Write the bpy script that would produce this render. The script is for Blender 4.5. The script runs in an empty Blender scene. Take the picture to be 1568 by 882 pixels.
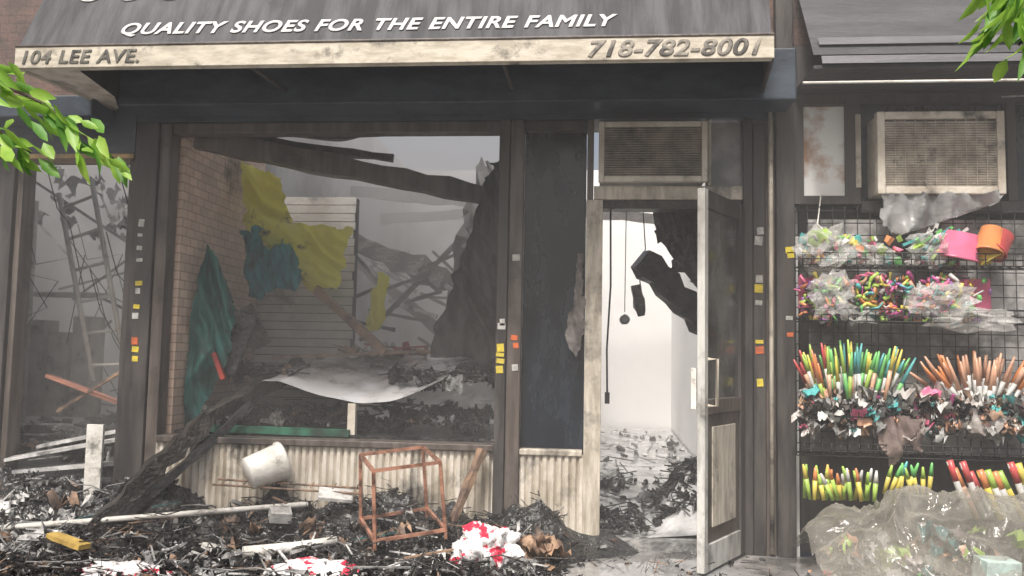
import bpy, bmesh, math, random
from mathutils import Matrix, Vector, Euler, noise
rnd = random.Random(7)
scene = bpy.context.scene
V = Vector

# ------------------------------------------------------------------ materials
def M(name, c, c2=None, scale=6, lo=.4, hi=.62, rough=.75, metal=0, bump=.25, bscale=40,
      stretch=(1,1,1), soot=0, sootscale=1.6, rough2=None, alpha=1, transl=0):
    m = bpy.data.materials.new(name); m.use_nodes = True
    nt = m.node_tree; N = nt.nodes; L = nt.links
    b = N['Principled BSDF']
    tc = N.new('ShaderNodeTexCoord'); mp = N.new('ShaderNodeMapping')
    mp.inputs['Scale'].default_value = stretch
    L.new(tc.outputs['Object'], mp.inputs['Vector'])
    n = N.new('ShaderNodeTexNoise'); n.inputs['Scale'].default_value = scale; n.inputs['Detail'].default_value = 5
    n.inputs['Roughness'].default_value = .62
    L.new(mp.outputs['Vector'], n.inputs['Vector'])
    r = N.new('ShaderNodeValToRGB'); r.color_ramp.elements[0].position = lo; r.color_ramp.elements[1].position = hi
    c2 = c2 or tuple(v*.72 for v in c)
    r.color_ramp.elements[0].color = (*c, 1); r.color_ramp.elements[1].color = (*c2, 1)
    L.new(n.outputs['Fac'], r.inputs['Fac'])
    col = r.outputs['Color']
    if soot > 0:
        n3 = N.new('ShaderNodeTexNoise'); n3.inputs['Scale'].default_value = sootscale; n3.inputs['Detail'].default_value = 6
        n3.inputs['Roughness'].default_value = .68
        L.new(tc.outputs['Object'], n3.inputs['Vector'])
        mr = N.new('ShaderNodeMapRange'); mr.inputs['From Min'].default_value = .62-.35*soot; mr.inputs['From Max'].default_value = .74-.2*soot
        mr.inputs['To Max'].default_value = .93
        L.new(n3.outputs['Fac'], mr.inputs['Value'])
        mx = N.new('ShaderNodeMixRGB'); L.new(mr.outputs['Result'], mx.inputs['Fac'])
        L.new(col, mx.inputs['Color1']); mx.inputs['Color2'].default_value = (.018,.017,.017,1)
        col = mx.outputs['Color']
    L.new(col, b.inputs['Base Color'])
    b.inputs['Roughness'].default_value = rough; b.inputs['Metallic'].default_value = metal
    if rough2 is not None:
        mr = N.new('ShaderNodeMapRange'); mr.inputs['From Min'].default_value = lo; mr.inputs['From Max'].default_value = hi
        mr.inputs['To Min'].default_value = rough; mr.inputs['To Max'].default_value = rough2
        L.new(n.outputs['Fac'], mr.inputs['Value']); L.new(mr.outputs['Result'], b.inputs['Roughness'])
    if bump:
        n2 = N.new('ShaderNodeTexNoise'); n2.inputs['Scale'].default_value = bscale; n2.inputs['Detail'].default_value = 3
        L.new(mp.outputs['Vector'], n2.inputs['Vector'])
        bp = N.new('ShaderNodeBump'); bp.inputs['Strength'].default_value = bump; bp.inputs['Distance'].default_value = .02
        L.new(n2.outputs['Fac'], bp.inputs['Height']); L.new(bp.outputs['Normal'], b.inputs['Normal'])
    b.inputs['Alpha'].default_value = alpha
    if transl:
        t = N.new('ShaderNodeBsdfTranslucent'); L.new(col, t.inputs['Color'])
        ms = N.new('ShaderNodeMixShader'); ms.inputs['Fac'].default_value = transl
        L.new(b.outputs['BSDF'], ms.inputs[1]); L.new(t.outputs['BSDF'], ms.inputs[2])
        L.new(ms.outputs['Shader'], N['Material Output'].inputs['Surface'])
    return m

char   = M('char', (.012,.012,.014), (.04,.039,.04), 9, rough=.25, bump=.8, bscale=30)
charw  = M('char_wood', (.018,.016,.015), (.06,.052,.047), 14, rough=.4, bump=.9, bscale=45)
ash    = M('ash_grey', (.14,.14,.14), (.34,.34,.33), 12, rough=.6, bump=.6)
palew  = M('pale_scrap', (.7,.7,.69), (.38,.38,.37), 7, rough=.3, soot=.35, sootscale=6)
brownw = M('burnt_plywood', (.34,.22,.14), (.15,.1,.08), 8, rough=.6, soot=.35, sootscale=4)
tealS  = M('teal_scrap', (.05,.2,.2), (.02,.07,.08), 8, soot=.3, sootscale=5)
redS   = M('red_scrap', (.5,.06,.04), (.2,.03,.03), 8, rough=.5)
darkmet= M('sooty_dark_metal', (.03,.027,.026), (.072,.064,.06), 4, rough=.4, bump=.15, stretch=(3,3,.5), rough2=.7)
brownmet=M('sooty_brown_metal', (.07,.056,.048), (.14,.118,.105), 5, rough=.4, bump=.15, stretch=(4,4,.4), soot=.25, sootscale=2.5)
bluefas= M('smoked_blue_fascia', (.014,.024,.04), (.055,.075,.10), 2.2, rough=.4, bump=.1, stretch=(1,1,2.5), soot=.1)
awnM   = M('awning_fabric', (.028,.029,.035), (.08,.08,.09), 3.5, rough=.75, bump=.2, stretch=(3,.6,.35), soot=.12)
cream  = M('cream_valance', (.6,.55,.46), (.4,.36,.29), 5, rough=.6, bump=.1, stretch=(1.5,1,5), soot=.12, sootscale=5)
white_t= M('white_lettering', (.6,.6,.6), (.42,.42,.42), 20, rough=.6, bump=0)
grey_t = M('faded_lettering', (.07,.065,.06), (.36,.33,.28), 9, .42,.62, rough=.6, bump=0)
dark_t = M('dark_lettering', (.05,.048,.045), (.2,.19,.16), 14, rough=.6, bump=0)
jambM  = M('smoked_white_frame', (.62,.57,.48), (.36,.32,.26), 5, rough=.5, stretch=(4,4,.7), soot=.3, sootscale=3)
kickM  = M('corrugated_off_white', (.7,.65,.57), (.45,.4,.32), 4, rough=.5, stretch=(2,2,.8), soot=.26, sootscale=2.5)
acbody = M('ac_housing', (.7,.65,.56), (.48,.42,.34), 5, rough=.5, soot=.1, sootscale=3)
acgr   = M('ac_grille', (.5,.45,.38), (.26,.22,.18), 7, rough=.6, soot=.15, sootscale=5)
acdirty= M('ac_grille_burnt', (.33,.27,.22), (.15,.13,.11), 7, rough=.6, soot=.25, sootscale=5)
plasterM=M('smoked_plaster', (.9,.9,.89), (.85,.85,.84), 1.5, rough=.85, bump=0)
plasterD=M('sooted_plaster', (.55,.55,.55), (.25,.25,.25), 1.2, rough=.85, soot=.32, sootscale=1.1, bump=.1)
slatM  = M('slatwall_white', (.78,.76,.72), (.58,.55,.5), 3, rough=.6, soot=.2, sootscale=2)
groove = M('groove_dark', (.06,.05,.05))
yellowM= M('melted_yellow_sheet', (.92,.9,.14), (.82,.76,.1), 4, rough=.3, soot=.07, sootscale=5, transl=.45, bump=.1)
tealM  = M('teal_cloth', (.04,.36,.4), (.012,.12,.15), 5, rough=.6, soot=.12, sootscale=4, transl=.2, stretch=(4,4,1.2))  # light and dark streaks paint fold shading into the cloth, besides its soot
greenM = M('green_cloth', (.025,.16,.14), (.01,.05,.05), 5, rough=.5, soot=.1, sootscale=4, stretch=(5,5,.5))  # stretched dark streaks put the shade of folds into the colour, plus soot
glossM = M('wet_sheet_metal', (.85,.85,.86), (.3,.25,.21), 2.2, .5,.64, rough=.08, rough2=.4, metal=.4, soot=.2, sootscale=3.5, bump=.1, bscale=8)
curtM  = M('scorched_curtain', (.12,.115,.115), (.04,.038,.038), 3, rough=.8, stretch=(5,5,.5), transl=.25)
copperM= M('copper_frame', (.55,.28,.19), (.2,.1,.07), 12, rough=.35, metal=.4, soot=.15, sootscale=6)
bucketM= M('white_plastic', (.78,.77,.73), (.6,.58,.53), 6, rough=.4, soot=.14, sootscale=6)
blackW = M('black_wire', (.015,.015,.016), rough=.5, bump=0)
stY = M('sticker_yellow', (.75,.6,.05), (.5,.4,.05), 20, bump=0); stO = M('sticker_orange', (.7,.15,.04), (.4,.1,.04), 20, bump=0)
stW = M('sticker_white', (.6,.6,.58), (.35,.35,.33), 20, bump=0)
leafM = M('leaf_green', (.24,.46,.06), (.38,.58,.1), 9, rough=.45, bump=0, transl=.5)
leafD = M('leaf_green_dark', (.08,.23,.03), (.15,.32,.05), 9, rough=.5, bump=0, transl=.4)
barkM = M('bark', (.1,.075,.055), (.05,.04,.03), 12, rough=.9, bump=.8, stretch=(3,3,.5))
walk  = M('wet_sidewalk', (.34,.33,.32), (.1,.098,.095), 2.6, rough=.02, rough2=.2, bump=.04, bscale=9, soot=.15, sootscale=3)
roadM = M('asphalt', (.05,.05,.05), (.035,.035,.036), 30, rough=.85, bump=.5, bscale=120)
kerbM = M('kerb_stone', (.3,.29,.27), (.2,.19,.18), 8)
groundM=M('ground_tar', (.06,.06,.058), (.04,.04,.04), 1.5)
gold  = M('brass_trim', (.4,.27,.12), (.2,.14,.07), 8, metal=.5, rough=.4)

def brickmat(name, c1, c2, mortar, scale, soot=.3, bw=.5):
    m = M(name, c1, c2, 3, soot=soot)
    nt = m.node_tree; N = nt.nodes; L = nt.links
    tc = [n for n in N if n.type == 'TEX_COORD'][0]
    b = N['Principled BSDF']
    src = b.inputs['Base Color'].links[0].from_socket
    sx = N.new('ShaderNodeSeparateXYZ'); L.new(tc.outputs['Object'], sx.inputs[0])
    ad = N.new('ShaderNodeMath'); L.new(sx.outputs['X'], ad.inputs[0]); L.new(sx.outputs['Y'], ad.inputs[1])
    cb = N.new('ShaderNodeCombineXYZ'); L.new(ad.outputs[0], cb.inputs['X']); L.new(sx.outputs['Z'], cb.inputs['Y'])
    br = N.new('ShaderNodeTexBrick'); br.inputs['Scale'].default_value = scale
    br.inputs['Mortar Size'].default_value = .018; br.inputs['Brick Width'].default_value = bw
    br.inputs['Color1'].default_value = (1,1,1,1); br.inputs['Color2'].default_value = (.82,.82,.82,1); br.inputs['Mortar'].default_value = (*mortar,1)
    L.new(cb.outputs[0], br.inputs['Vector'])
    mx = N.new('ShaderNodeMixRGB'); mx.blend_type = 'MULTIPLY'; mx.inputs['Fac'].default_value = 1
    L.new(src, mx.inputs['Color1']); L.new(br.outputs['Color'], mx.inputs['Color2']); L.new(mx.outputs['Color'], b.inputs['Base Color'])
    return m
brickP = brickmat('pinkish_brick', (.95,.72,.58), (.8,.6,.48), (.6,.55,.52), 4.2, soot=.1)
brickF = brickmat('facade_brick', (.16,.09,.07), (.1,.06,.05), (.6,.6,.6), 4.2, soot=.4)

def volmat(name, dens, col=(.96,.96,.96)):
    m = bpy.data.materials.new(name); m.use_nodes = True
    nt = m.node_tree; N = nt.nodes; L = nt.links
    N.remove(N['Principled BSDF'])
    s = N.new('ShaderNodeVolumeScatter'); s.inputs['Color'].default_value = (*col,1); s.inputs['Density'].default_value = dens
    s.inputs['Anisotropy'].default_value = 0
    L.new(s.outputs[0], N['Material Output'].inputs['Volume'])
    return m

# ------------------------------------------------------------------ mesh builder
class MB:
    def __init__(s): s.v=[]; s.f=[]; s.mi=[]; s.mats=[]; s.sm=[]
    def m(s, mat):
        if mat not in s.mats: s.mats.append(mat)
        return s.mats.index(mat)
    def add(s, vs, fs, mat, smooth=False):
        o=len(s.v); s.v += [tuple(v) for v in vs]; k=s.m(mat)
        for f in fs: s.f.append([i+o for i in f]); s.mi.append(k); s.sm.append(smooth)
    def hexa(s, c8, mat):
        s.add(c8, [(0,3,2,1),(4,5,6,7),(0,1,5,4),(1,2,6,5),(2,3,7,6),(3,0,4,7)], mat)
    def box(s, x0,x1,y0,y1,z0,z1, mat):
        s.hexa([(x0,y0,z0),(x1,y0,z0),(x1,y1,z0),(x0,y1,z0),(x0,y0,z1),(x1,y0,z1),(x1,y1,z1),(x0,y1,z1)], mat)
    def obb(s, c, size, rot, mat, jit=0, R=rnd):
        c=V(c); h=[d/2 for d in size]; Rm=Euler(rot).to_matrix()
        pts=[]
        for z in (-1,1):
            for x,y in ((-1,-1),(1,-1),(1,1),(-1,1)):
                j = V([1+R.uniform(-jit,jit) for _ in range(3)]) if jit else V((1,1,1))
                pts.append(c+Rm@V((x*h[0]*j.x,y*h[1]*j.y,z*h[2]*j.z)))
        s.hexa(pts, mat)
    def beam(s, p0,p1,w,h,mat,jag=0,seg=1):
        p0=V(p0);p1=V(p1);d=(p1-p0).normalized(); up=V((0,0,1)) if abs(d.z)<.9 else V((0,1,0))
        sx=d.cross(up).normalized(); sz=sx.cross(d).normalized()
        rings=[]
        for i in range(seg+1):
            c=p0.lerp(p1,i/seg)
            k=1+(rnd.uniform(-jag,jag) if jag else 0)
            c=c+(sz*rnd.uniform(-jag,jag)*h*.3 if jag else V((0,0,0)))
            rings.append([c+sx*w/2*a*k*(1+rnd.uniform(-jag,jag)*.6)+sz*h/2*b*k*(1+rnd.uniform(-jag,jag)*.6) for a,b in ((-1,-1),(1,-1),(1,1),(-1,1))])
        vs=[p for r in rings for p in r]; fs=[(3,2,1,0),tuple(4*seg+i for i in range(4))]
        for i in range(seg):
            for k in range(4): fs.append((4*i+k,4*i+(k+1)%4,4*(i+1)+(k+1)%4,4*(i+1)+k))
        s.add(vs,fs,mat)
    def tube(s, pts, r, mat, n=6, r1=None):
        pts=[V(p) for p in pts]; rings=[]
        for i,p in enumerate(pts):
            d=(pts[min(i+1,len(pts)-1)]-pts[max(i-1,0)]).normalized()
            up=V((0,0,1)) if abs(d.z)<.9 else V((0,1,0)); a=d.cross(up).normalized(); b=a.cross(d).normalized()
            t=i/(len(pts)-1); rr=r if r1 is None else r+(r1-r)*t
            rings += [p+a*rr*math.cos(q*2*math.pi/n)+b*rr*math.sin(q*2*math.pi/n) for q in range(n)]
        fs=[tuple(range(n-1,-1,-1)),tuple(len(rings)-n+i for i in range(n))]
        for i in range(len(pts)-1):
            for q in range(n): fs.append((i*n+q,i*n+(q+1)%n,(i+1)*n+(q+1)%n,(i+1)*n+q))
        s.add(rings,fs,mat,True)
    def shard(s, c, sz, mat, R=rnd):
        c=V(c); e=Euler((R.uniform(-.6,.6),R.uniform(-.6,.6),R.uniform(0,6.3))) ; Rm=e.to_matrix()
        n=R.randint(4,6); t=sz*R.uniform(.15,.45); asp=R.uniform(.25,.9)
        top=[];bot=[]
        for i in range(n):
            a=i/n*6.283+R.uniform(-.3,.3); r=sz*.5*R.uniform(.5,1.1)
            p=V((r*math.cos(a),r*asp*math.sin(a),R.uniform(-.15,.15)*sz)); top.append(c+Rm@(p*R.uniform(.6,1)+V((0,0,t)))); bot.append(c+Rm@p)
        fs=[tuple(range(n)),tuple(2*n-1-i for i in range(n))]+[(i,n+i,n+(i+1)%n,(i+1)%n) for i in range(n)]
        s.add(top+bot,fs,mat)
    def crumple(s, c, sz, mat, R=rnd):
        c=V(c); Rm=Euler((R.uniform(-.7,.7),R.uniform(-.7,.7),R.uniform(0,6.3))).to_matrix(); k=5; asp=R.uniform(.4,1); sd=R.uniform(0,99)
        vs=[]
        for j in range(k+1):
            for i in range(k+1):
                u=(i/k-.5)*sz*(1+R.uniform(-.1,.1));w=(j/k-.5)*sz*asp*(1+R.uniform(-.1,.1)); vs.append(c+Rm@V((u,w,sz*.8*noise.noise(V((i*.7,j*.7,sd))))))
        fs=[(j*(k+1)+i,j*(k+1)+i+1,(j+1)*(k+1)+i+1,(j+1)*(k+1)+i) for j in range(k) for i in range(k)]
        s.add(vs,fs,mat,True)
    def blob(s, c, r, mat, sq=(1,1,1), rough=.25, seed=0, sub=2):
        bm=bmesh.new(); bmesh.ops.create_icosphere(bm,subdivisions=sub,radius=1)
        vs=[]
        for v in bm.verts:
            k=1+rough*noise.noise(v.co*2.3+V((seed*7.1,seed,0)))*2
            vs.append(V(c)+V((v.co.x*r*sq[0]*k,v.co.y*r*sq[1]*k,v.co.z*r*sq[2]*k)))
        fs=[[v.index for v in f.verts] for f in bm.faces]; bm.free(); s.add(vs,fs,mat,rough<.3)
    def done(s, name, parent=None, bevel=0):
        me=bpy.data.meshes.new(name); me.from_pydata(s.v,[],s.f)
        for mt in s.mats: me.materials.append(mt)
        for p,k,sm in zip(me.polygons,s.mi,s.sm): p.material_index=k; p.use_smooth=sm
        me.update(); o=bpy.data.objects.new(name,me); scene.collection.objects.link(o)
        if parent: o.parent=parent
        if bevel:
            bv=o.modifiers.new('bevel','BEVEL'); bv.width=bevel; bv.segments=2; bv.limit_method='ANGLE'
        return o
def E(name):
    o=bpy.data.objects.new(name,None); scene.collection.objects.link(o); return o
def BOX(name,parent,mat,*c,bevel=0):
    b=MB(); b.box(*c,mat); return b.done(name,parent,bevel)

def cloth(name, pts, mat, parent=None, amp=.03, freq=5, cuts=5, seed=1, ragged=.015, fold=(1,0,.3)):
    bm=bmesh.new(); vs=[bm.verts.new(p) for p in pts]; f=bm.faces.new(vs)
    bmesh.ops.triangulate(bm,faces=[f])
    for _ in range(cuts):
        long=[e for e in bm.edges if e.calc_length()>.022]
        if not long: break
        bmesh.ops.subdivide_edges(bm,edges=long,cuts=1); bmesh.ops.triangulate(bm,faces=bm.faces[:])
    bm.normal_update()
    nrm=V((0,0,0))
    for ff in bm.faces: nrm+=ff.normal
    nrm.normalize(); fd=V(fold)
    tgt={}
    for v in bm.verts:
        p=v.co; ph=p.dot(fd)*freq*6.28
        w=noise.noise(p*2.2+V((seed,0,0)))
        d=amp*(.8*abs(math.sin(ph*.5+4*w))+1.1*noise.noise(p*freq*.7+V((seed*3,0,0)))+.35*math.sin(ph*1.7+6*w+p.z*5)+.3*noise.noise(p*freq*3+V((0,seed,0))))
        q=p+nrm*d
        if v.is_boundary: q=q+V((noise.noise(p*12+V((seed,0,0)))+.6*noise.noise(p*40),0,noise.noise(p*14+V((0,seed,9)))+.6*noise.noise(p*37+V((3,3,3)))))*ragged*2
        tgt[v]=q
    for v,q in tgt.items(): v.co=q
    me=bpy.data.meshes.new(name); bm.to_mesh(me); bm.free(); me.materials.append(mat)
    for p in me.polygons: p.use_smooth=True
    o=bpy.data.objects.new(name,me); scene.collection.objects.link(o)
    if parent: o.parent=parent
    return o

def text(name, body, size, loc, rotx, mat, parent, width=None, shear=0, bold=0, outline=0):
    def build(plain):
        cu=bpy.data.curves.new(name,'FONT'); cu.body=body; cu.size=size; cu.shear=shear; cu.space_character=1.08; cu.space_word=1.15
        if not plain:
            if outline: cu.fill_mode='NONE'; cu.bevel_depth=outline
            elif bold: cu.bevel_depth=bold; cu.bevel_resolution=1
        o=bpy.data.objects.new(name+'_tmp',cu); scene.collection.objects.link(o)
        bpy.context.view_layer.update(); dg=bpy.context.evaluated_depsgraph_get()
        me=bpy.data.meshes.new_from_object(o.evaluated_get(dg)); bpy.data.objects.remove(o); return me
    ref=build(True); xs=[v.co.x for v in ref.vertices]; w=max(xs)-min(xs); k=width/w
    me=build(False)
    Rm=Matrix.Translation(loc)@Matrix.Rotation(rotx,4,'X')@Matrix.Diagonal((k,1,.6,1))@Matrix.Translation((-min(xs),0,0))
    me.transform(Rm); me.materials.clear(); me.materials.append(mat)
    q=bpy.data.objects.new(name,me); scene.collection.objects.link(q); q.parent=parent
    return q

# ------------------------------------------------------------------ ground
def sheet(name,x0,x1,y0,y1,z,mat):
    b=MB(); b.add([(x0,y0,z),(x1,y0,z),(x1,y1,z),(x0,y1,z)],[(0,1,2,3)],mat); return b.done(name)
sheet('ground',-400,400,-400,400,-.16,groundM)
sheet('road',-60,60,-11,-3.2,-.15,roadM)
BOX('kerb',None,kerbM,-60,60,-3.2,-3.02,-.3,.002)
b=MB()
x=-30.0
while x<30:
    b.box(x+.006,x+1.494,-3.015,-1.506,-.2,0,walk); b.box(x+.006,x+1.494,-1.494,-.03,-.2,0,walk); x+=1.5
b.done('sidewalk',bevel=.004)
# standing water in front of the door
b=MB(); pts=[]
for i in range(64):
    a=i/64*6.2832; r=1+.35*noise.noise(V((math.cos(a)*1.5,math.sin(a)*1.5,4)))+.12*noise.noise(V((math.cos(a)*5,math.sin(a)*5,4)))
    pts.append((.38+.62*r*math.cos(a),-.75+.5*r*math.sin(a),.006))
b.add(pts,[tuple(range(64))],M('puddle_water',(.2,.2,.2),(.3,.3,.3),3,rough=.015,bump=.02,bscale=5)); b.done('puddle')

# ------------------------------------------------------------------ burned shoe store (building)
store=E('burned_shoe_store')
BOX('floor',store,ash,-2.9,1.12,-.02,7.2,-.1,.05)
BOX('back_wall',store,plasterM,-.35,1.2,7.2,7.4,-.1,3.9)
BOX('back_wall_sooted',store,plasterD,-2.9,-.352,7.2,7.4,-.1,3.9)
BOX('left_party_wall',store,plasterD,-3.0,-2.8,1.62,7.2,-.1,3.9)
BOX('right_party_wall',store,plasterM,1.12,1.26,.12,7.2,-.1,3.9)
BOX('facade_wall_above_shop',store,brickF,-3.0,1.2,.0,.3,2.95,3.88)
BOX('header_fascia',store,bluefas,-3.0,1.2,-.05,.28,2.63,2.947)
BOX('shutter_housing',store,bluefas,-2.98,1.16,-.32,-.053,2.66,2.97,bevel=.01)
BOX('left_pillar',store,darkmet,-3.0,-2.845,-.06,.1,0,2.627,bevel=.006)
BOX('left_jamb',store,brownmet,-2.842,-2.765,-.04,.08,.12,2.625,bevel=.005)
BOX('centre_pillar',store,darkmet,-.60,-.535,-.07,.1,0,2.627,bevel=.006)
BOX('centre_pillar_cover',store,brownmet,-.532,-.445,-.05,.1,0,2.626,bevel=.006)
BOX('window_sill',store,brownmet,-2.762,-.603,-.06,.09,.56,.6,bevel=.005)
BOX('small_window_sill',store,jambM,-.442,-.06,-.05,.09,.545,.58,bevel=.005)
b=MB()
for (x0,x1) in ((-2.84,-.605),(-.442,-.055)):
    x=x0
    while x<x1-.03:
        b.add([(x,-.02,.0),(x+.012,-.038,.0),(x+.032,-.038,.0),(x+.044,-.02,.0),(x,-.02,.555),(x+.012,-.038,.555),(x+.032,-.038,.555),(x+.044,-.02,.555)],[(0,1,5,4),(1,2,6,5),(2,3,7,6)],kickM)
        x+=.0445
b.box(-2.84,-.605,-.015,.06,0,.555,kickM); b.box(-.442,-.055,-.015,.06,0,.543,kickM)
b.done('corrugated_kick_panel',store)
BOX('window_head',store,brownmet,-2.762,-.603,-.03,.09,2.56,2.626,bevel=.005)
b=MB(); b.box(-.052,.05,-.05,.1,0,2.12,jambM); b.box(-.05,-.01,-.045,.1,2.12,2.625,brownmet); b.box(-.007,.9,-.03,.1,2.125,2.21,jambM); b.box(.052,.9,-.02,.12,2.07,2.122,charw)
b.box(.69,.71,-.04,.1,2.213,2.625,jambM); b.box(.90,.955,-.05,.12,0,2.625,darkmet)
b.done('door_frame',store,bevel=.004)
b=MB(); b.box(.958,1.03,-.055,.12,0,2.6,darkmet); b.box(1.034,1.09,-.04,.12,0,2.6,brownmet); b.box(1.093,1.2,-.07,.12,0,3.4,darkmet)
b.done('right_pillar',store,bevel=.006)
b=MB(); b.tube([(1.06,-.065,.02),(1.06,-.065,2.9)],.014,jambM,8); b.done('conduit_pipe',store)
glassD=M('sooted_glass',(.004,.007,.013),(.012,.02,.032),2.5,rough=.12,rough2=.4,bump=.05,stretch=(2,2,.6))
BOX('sooted_window_pane',store,glassD,-.442,-.055,.02,.03,.583,2.56)
BOX('small_window_head',store,darkmet,-.442,-.052,-.03,.09,2.565,2.626,bevel=.004)
smk=M('smoked_transom_glass',(.3,.3,.29),(.1,.1,.1),3,rough=.2,bump=.05)
BOX('transom_pane',store,smk,.712,.897,.02,.03,2.215,2.62)
b=MB(); b.box(-2.84,-2.74,.1,1.5,.0,2.95,brickP); b.done('display_side_wall',store)
b=MB(); b.box(-2.737,-1.93,1.42,1.5,.05,2.4,groove)
z=.1
while z<2.4:
    b.box(-2.735,-1.935+.03*noise.noise(V((z*9,0,0))),1.405,1.419,z,z+.062,slatM); z+=.068
b.done('slatwall',store)
b=MB(); b.box(-2.73,-.3,.1,.14,.05,.56,char); b.box(-2.73,-.1,.12,1.3,.5,.62,char); b.box(-2.73,-.1,1.2,1.3,.05,.5,char); b.box(-.3,-.06,.6,.64,.05,2.6,char)  # black riser and panel behind the pane paint in the interior darkness
b.done('display_platform',store)
def raggedslab(name,x0,x1,y0,y1,z,mat,amp=.12,nx=40,parent=store,th=.04):
    bm=MB()
    for i in range(nx):
        a=x0+(x1-x0)*i/nx; c=x0+(x1-x0)*(i+1)/nx
        ya=y1+amp*2*noise.noise(V((a*3.1,y1,z))); yc=y1+amp*2*noise.noise(V((c*3.1,y1,z)))
        za=z+.05*noise.noise(V((a*2,3,z))); zc=z+.05*noise.noise(V((c*2,3,z)))
        bm.hexa([(a,y0,za),(c,y0,zc),(c,yc,zc-.03),(a,ya,za-.03),(a,y0,za+th),(c,y0,zc+th),(c,yc,zc+th-.03),(a,ya,za+th-.03)],mat)
    return bm.done(name,parent)
raggedslab('ceiling_remnant',-2.73,-.3,.1,.25,2.66,charw,.06)
raggedslab('ceiling_remnant_left',-2.73,-1.4,.1,.45,2.70,brownmet,.15)
b=MB()
b.beam((-2.68,.12,2.56),(-.6,.75,2.26),.1,.13,brownmet,.12,14)
b.beam((-2.5,.3,2.62),(-1.4,.45,2.5),.05,.05,charw,.2,8)
for yy,za,zb in ((4.2,3.0,2.7),(5.6,2.9,3.2)):
    b.beam((-2.8,yy,za),(1.1,yy+.3,zb),.06,.12,charw,.2,20)
b.beam((-2.3,2.2,2.2),(-.9,2.6,1.65),.15,.16,charw,.35,14)
b.beam((-1.0,1.9,2.6),(-1.35,2.2,1.1),.12,.14,charw,.35,14)
b.beam((-2.0,1.9,1.25),(-1.2,2.3,2.2),.03,.04,charw,.2,10)
b.beam((-2.6,3.3,2.2),(-1.3,3.1,1.2),.06,.1,charw,.2,10)
R9=random.Random(31)
for i in range(26):
    x=R9.uniform(-2.3,-.9); y=R9.uniform(1.6,3.4); z=R9.uniform(1.1,2.1); a=R9.uniform(-1,1)
    b.beam((x,y,z),(x+.5*math.cos(a),y+R9.uniform(-.3,.3),z+.5*math.sin(a)),.015,.03,R9.choice([charw,ash,charw]),.3,6)
b.done('fallen_roof_beams',store)
cloth('collapsed_ceiling_sheet',[(-.95,1.7,2.75),(-.72,1.5,2.7),(-.7,1.5,1.0),(-1.35,1.9,1.0),(-1.2,1.8,1.6),(-1.05,1.7,1.9),(-1.1,1.7,2.3)],M('burnt_ceiling_sheet',(.1,.1,.1),(.2,.2,.2),4,soot=.3),store,.06,4,6,17,ragged=.06)
b=MB()
b.beam((.30,.3,1.8),(.78,.5,1.35),.1,.17,char,.25,8)
b.beam((.27,.32,1.62),(.31,.32,1.42),.06,.09,char,.3,6)
b.done('charred_hanging_timber',store)
cloth('charred_hanging_ceiling',[(.36,.3,2.16),(.80,.3,2.16),(.80,.3,1.5),(.72,.32,1.55),(.66,.3,1.75),(.58,.3,1.72),(.52,.3,1.9),(.42,.3,1.93),(.38,.3,2.05)],char,store,.05,6,6,ragged=.06)
b=MB()
b.tube([(.10,.1,2.07),(.105,.1,1.6),(.085,.1,1.2),(.09,.1,.92)],.006,blackW); b.tube([(.21,.4,2.2),(.205,.4,1.45)],.003,ash)
b.blob((.205,.4,1.4),.035,ash,sub=2,rough=.15); b.box(.075,.105,.09,.12,.86,.93,blackW)
b.tube([(.33,.6,2.2),(.35,.6,1.9),(.31,.6,1.7),(.34,.6,1.5)],.004,blackW)
b.done('hanging_cables',store)

# lettering, awning
aw=E('shop_awning')
b=MB()
b.add([(-3.24,-.9,2.825),(.90,-.9,2.825),(.93,-.5,3.7),(-3.2,-.5,3.7)],[(0,1,2,3)],awnM)
b.add([(-3.2,-.5,3.7),(.93,-.5,3.7),(1.0,0,3.85),(-3.15,0,3.85)],[(0,1,2,3)],awnM)
b.add([(-3.24,-.9,2.825),(-3.2,-.5,3.7),(-3.15,0,3.85),(-3.15,0,2.72),(-3.24,-.9,2.72)],[(0,1,2,3,4)],awnM)
b.add([(.90,-.9,2.825),(.93,-.5,3.7),(1.0,0,3.85),(1.0,0,2.72),(.90,-.9,2.72)],[(4,3,2,1,0)],awnM)
b.done('fabric',aw)
b=MB(); b.box(-3.25,.91,-.915,-.895,2.70,2.82,cream); b.box(-3.25,.91,-.92,-.89,2.82,2.832,brownmet); b.done('valance',aw,bevel=.003)
b=MB(); b.tube([(-3.24,-.89,2.70),(.9,-.89,2.70)],.010,cream,8); b.tube([(-3.23,-.89,2.7),(-3.15,0,2.72)],.013,cream,8); b.tube([(.9,-.89,2.7),(1.0,0,2.72)],.013,darkmet,8)
b.add([(-3.23,-.88,2.705),(-2.9,-.88,2.705),(-3.0,-.33,2.715),(-3.15,-.02,2.72)],[(0,1,2,3)],kickM)
b.tube([(-1.9,-.88,2.71),(-1.9,-.05,2.76)],.012,darkmet,8);b.tube([(-.5,-.88,2.71),(-.5,-.05,2.76)],.012,darkmet,8)
b.done('awning_frame',aw)
ang=math.atan2(.875,.4); nx,ny=-math.sin(ang),math.cos(ang)
def onslope(x,z,off=.005):
    y=-.9+(z-2.825)/.875*.4; return (x,y+nx*off,z+ny*off)
text('slogan_lettering','QUALITY SHOES FOR THE ENTIRE FAMILY',.12,onslope(-2.66,2.90),ang,white_t,aw,width=2.76,shear=.28,bold=.004)
text('shop_name_lettering','OUO  CLU',.5,onslope(-3.05,3.15),ang,white_t,aw,width=1.55,outline=.006)
text('address_lettering','104 LEE AVE.',.105,(-3.2,-.918,2.725),math.pi/2,dark_t,aw,width=.68,shear=.2,bold=.003)
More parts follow.
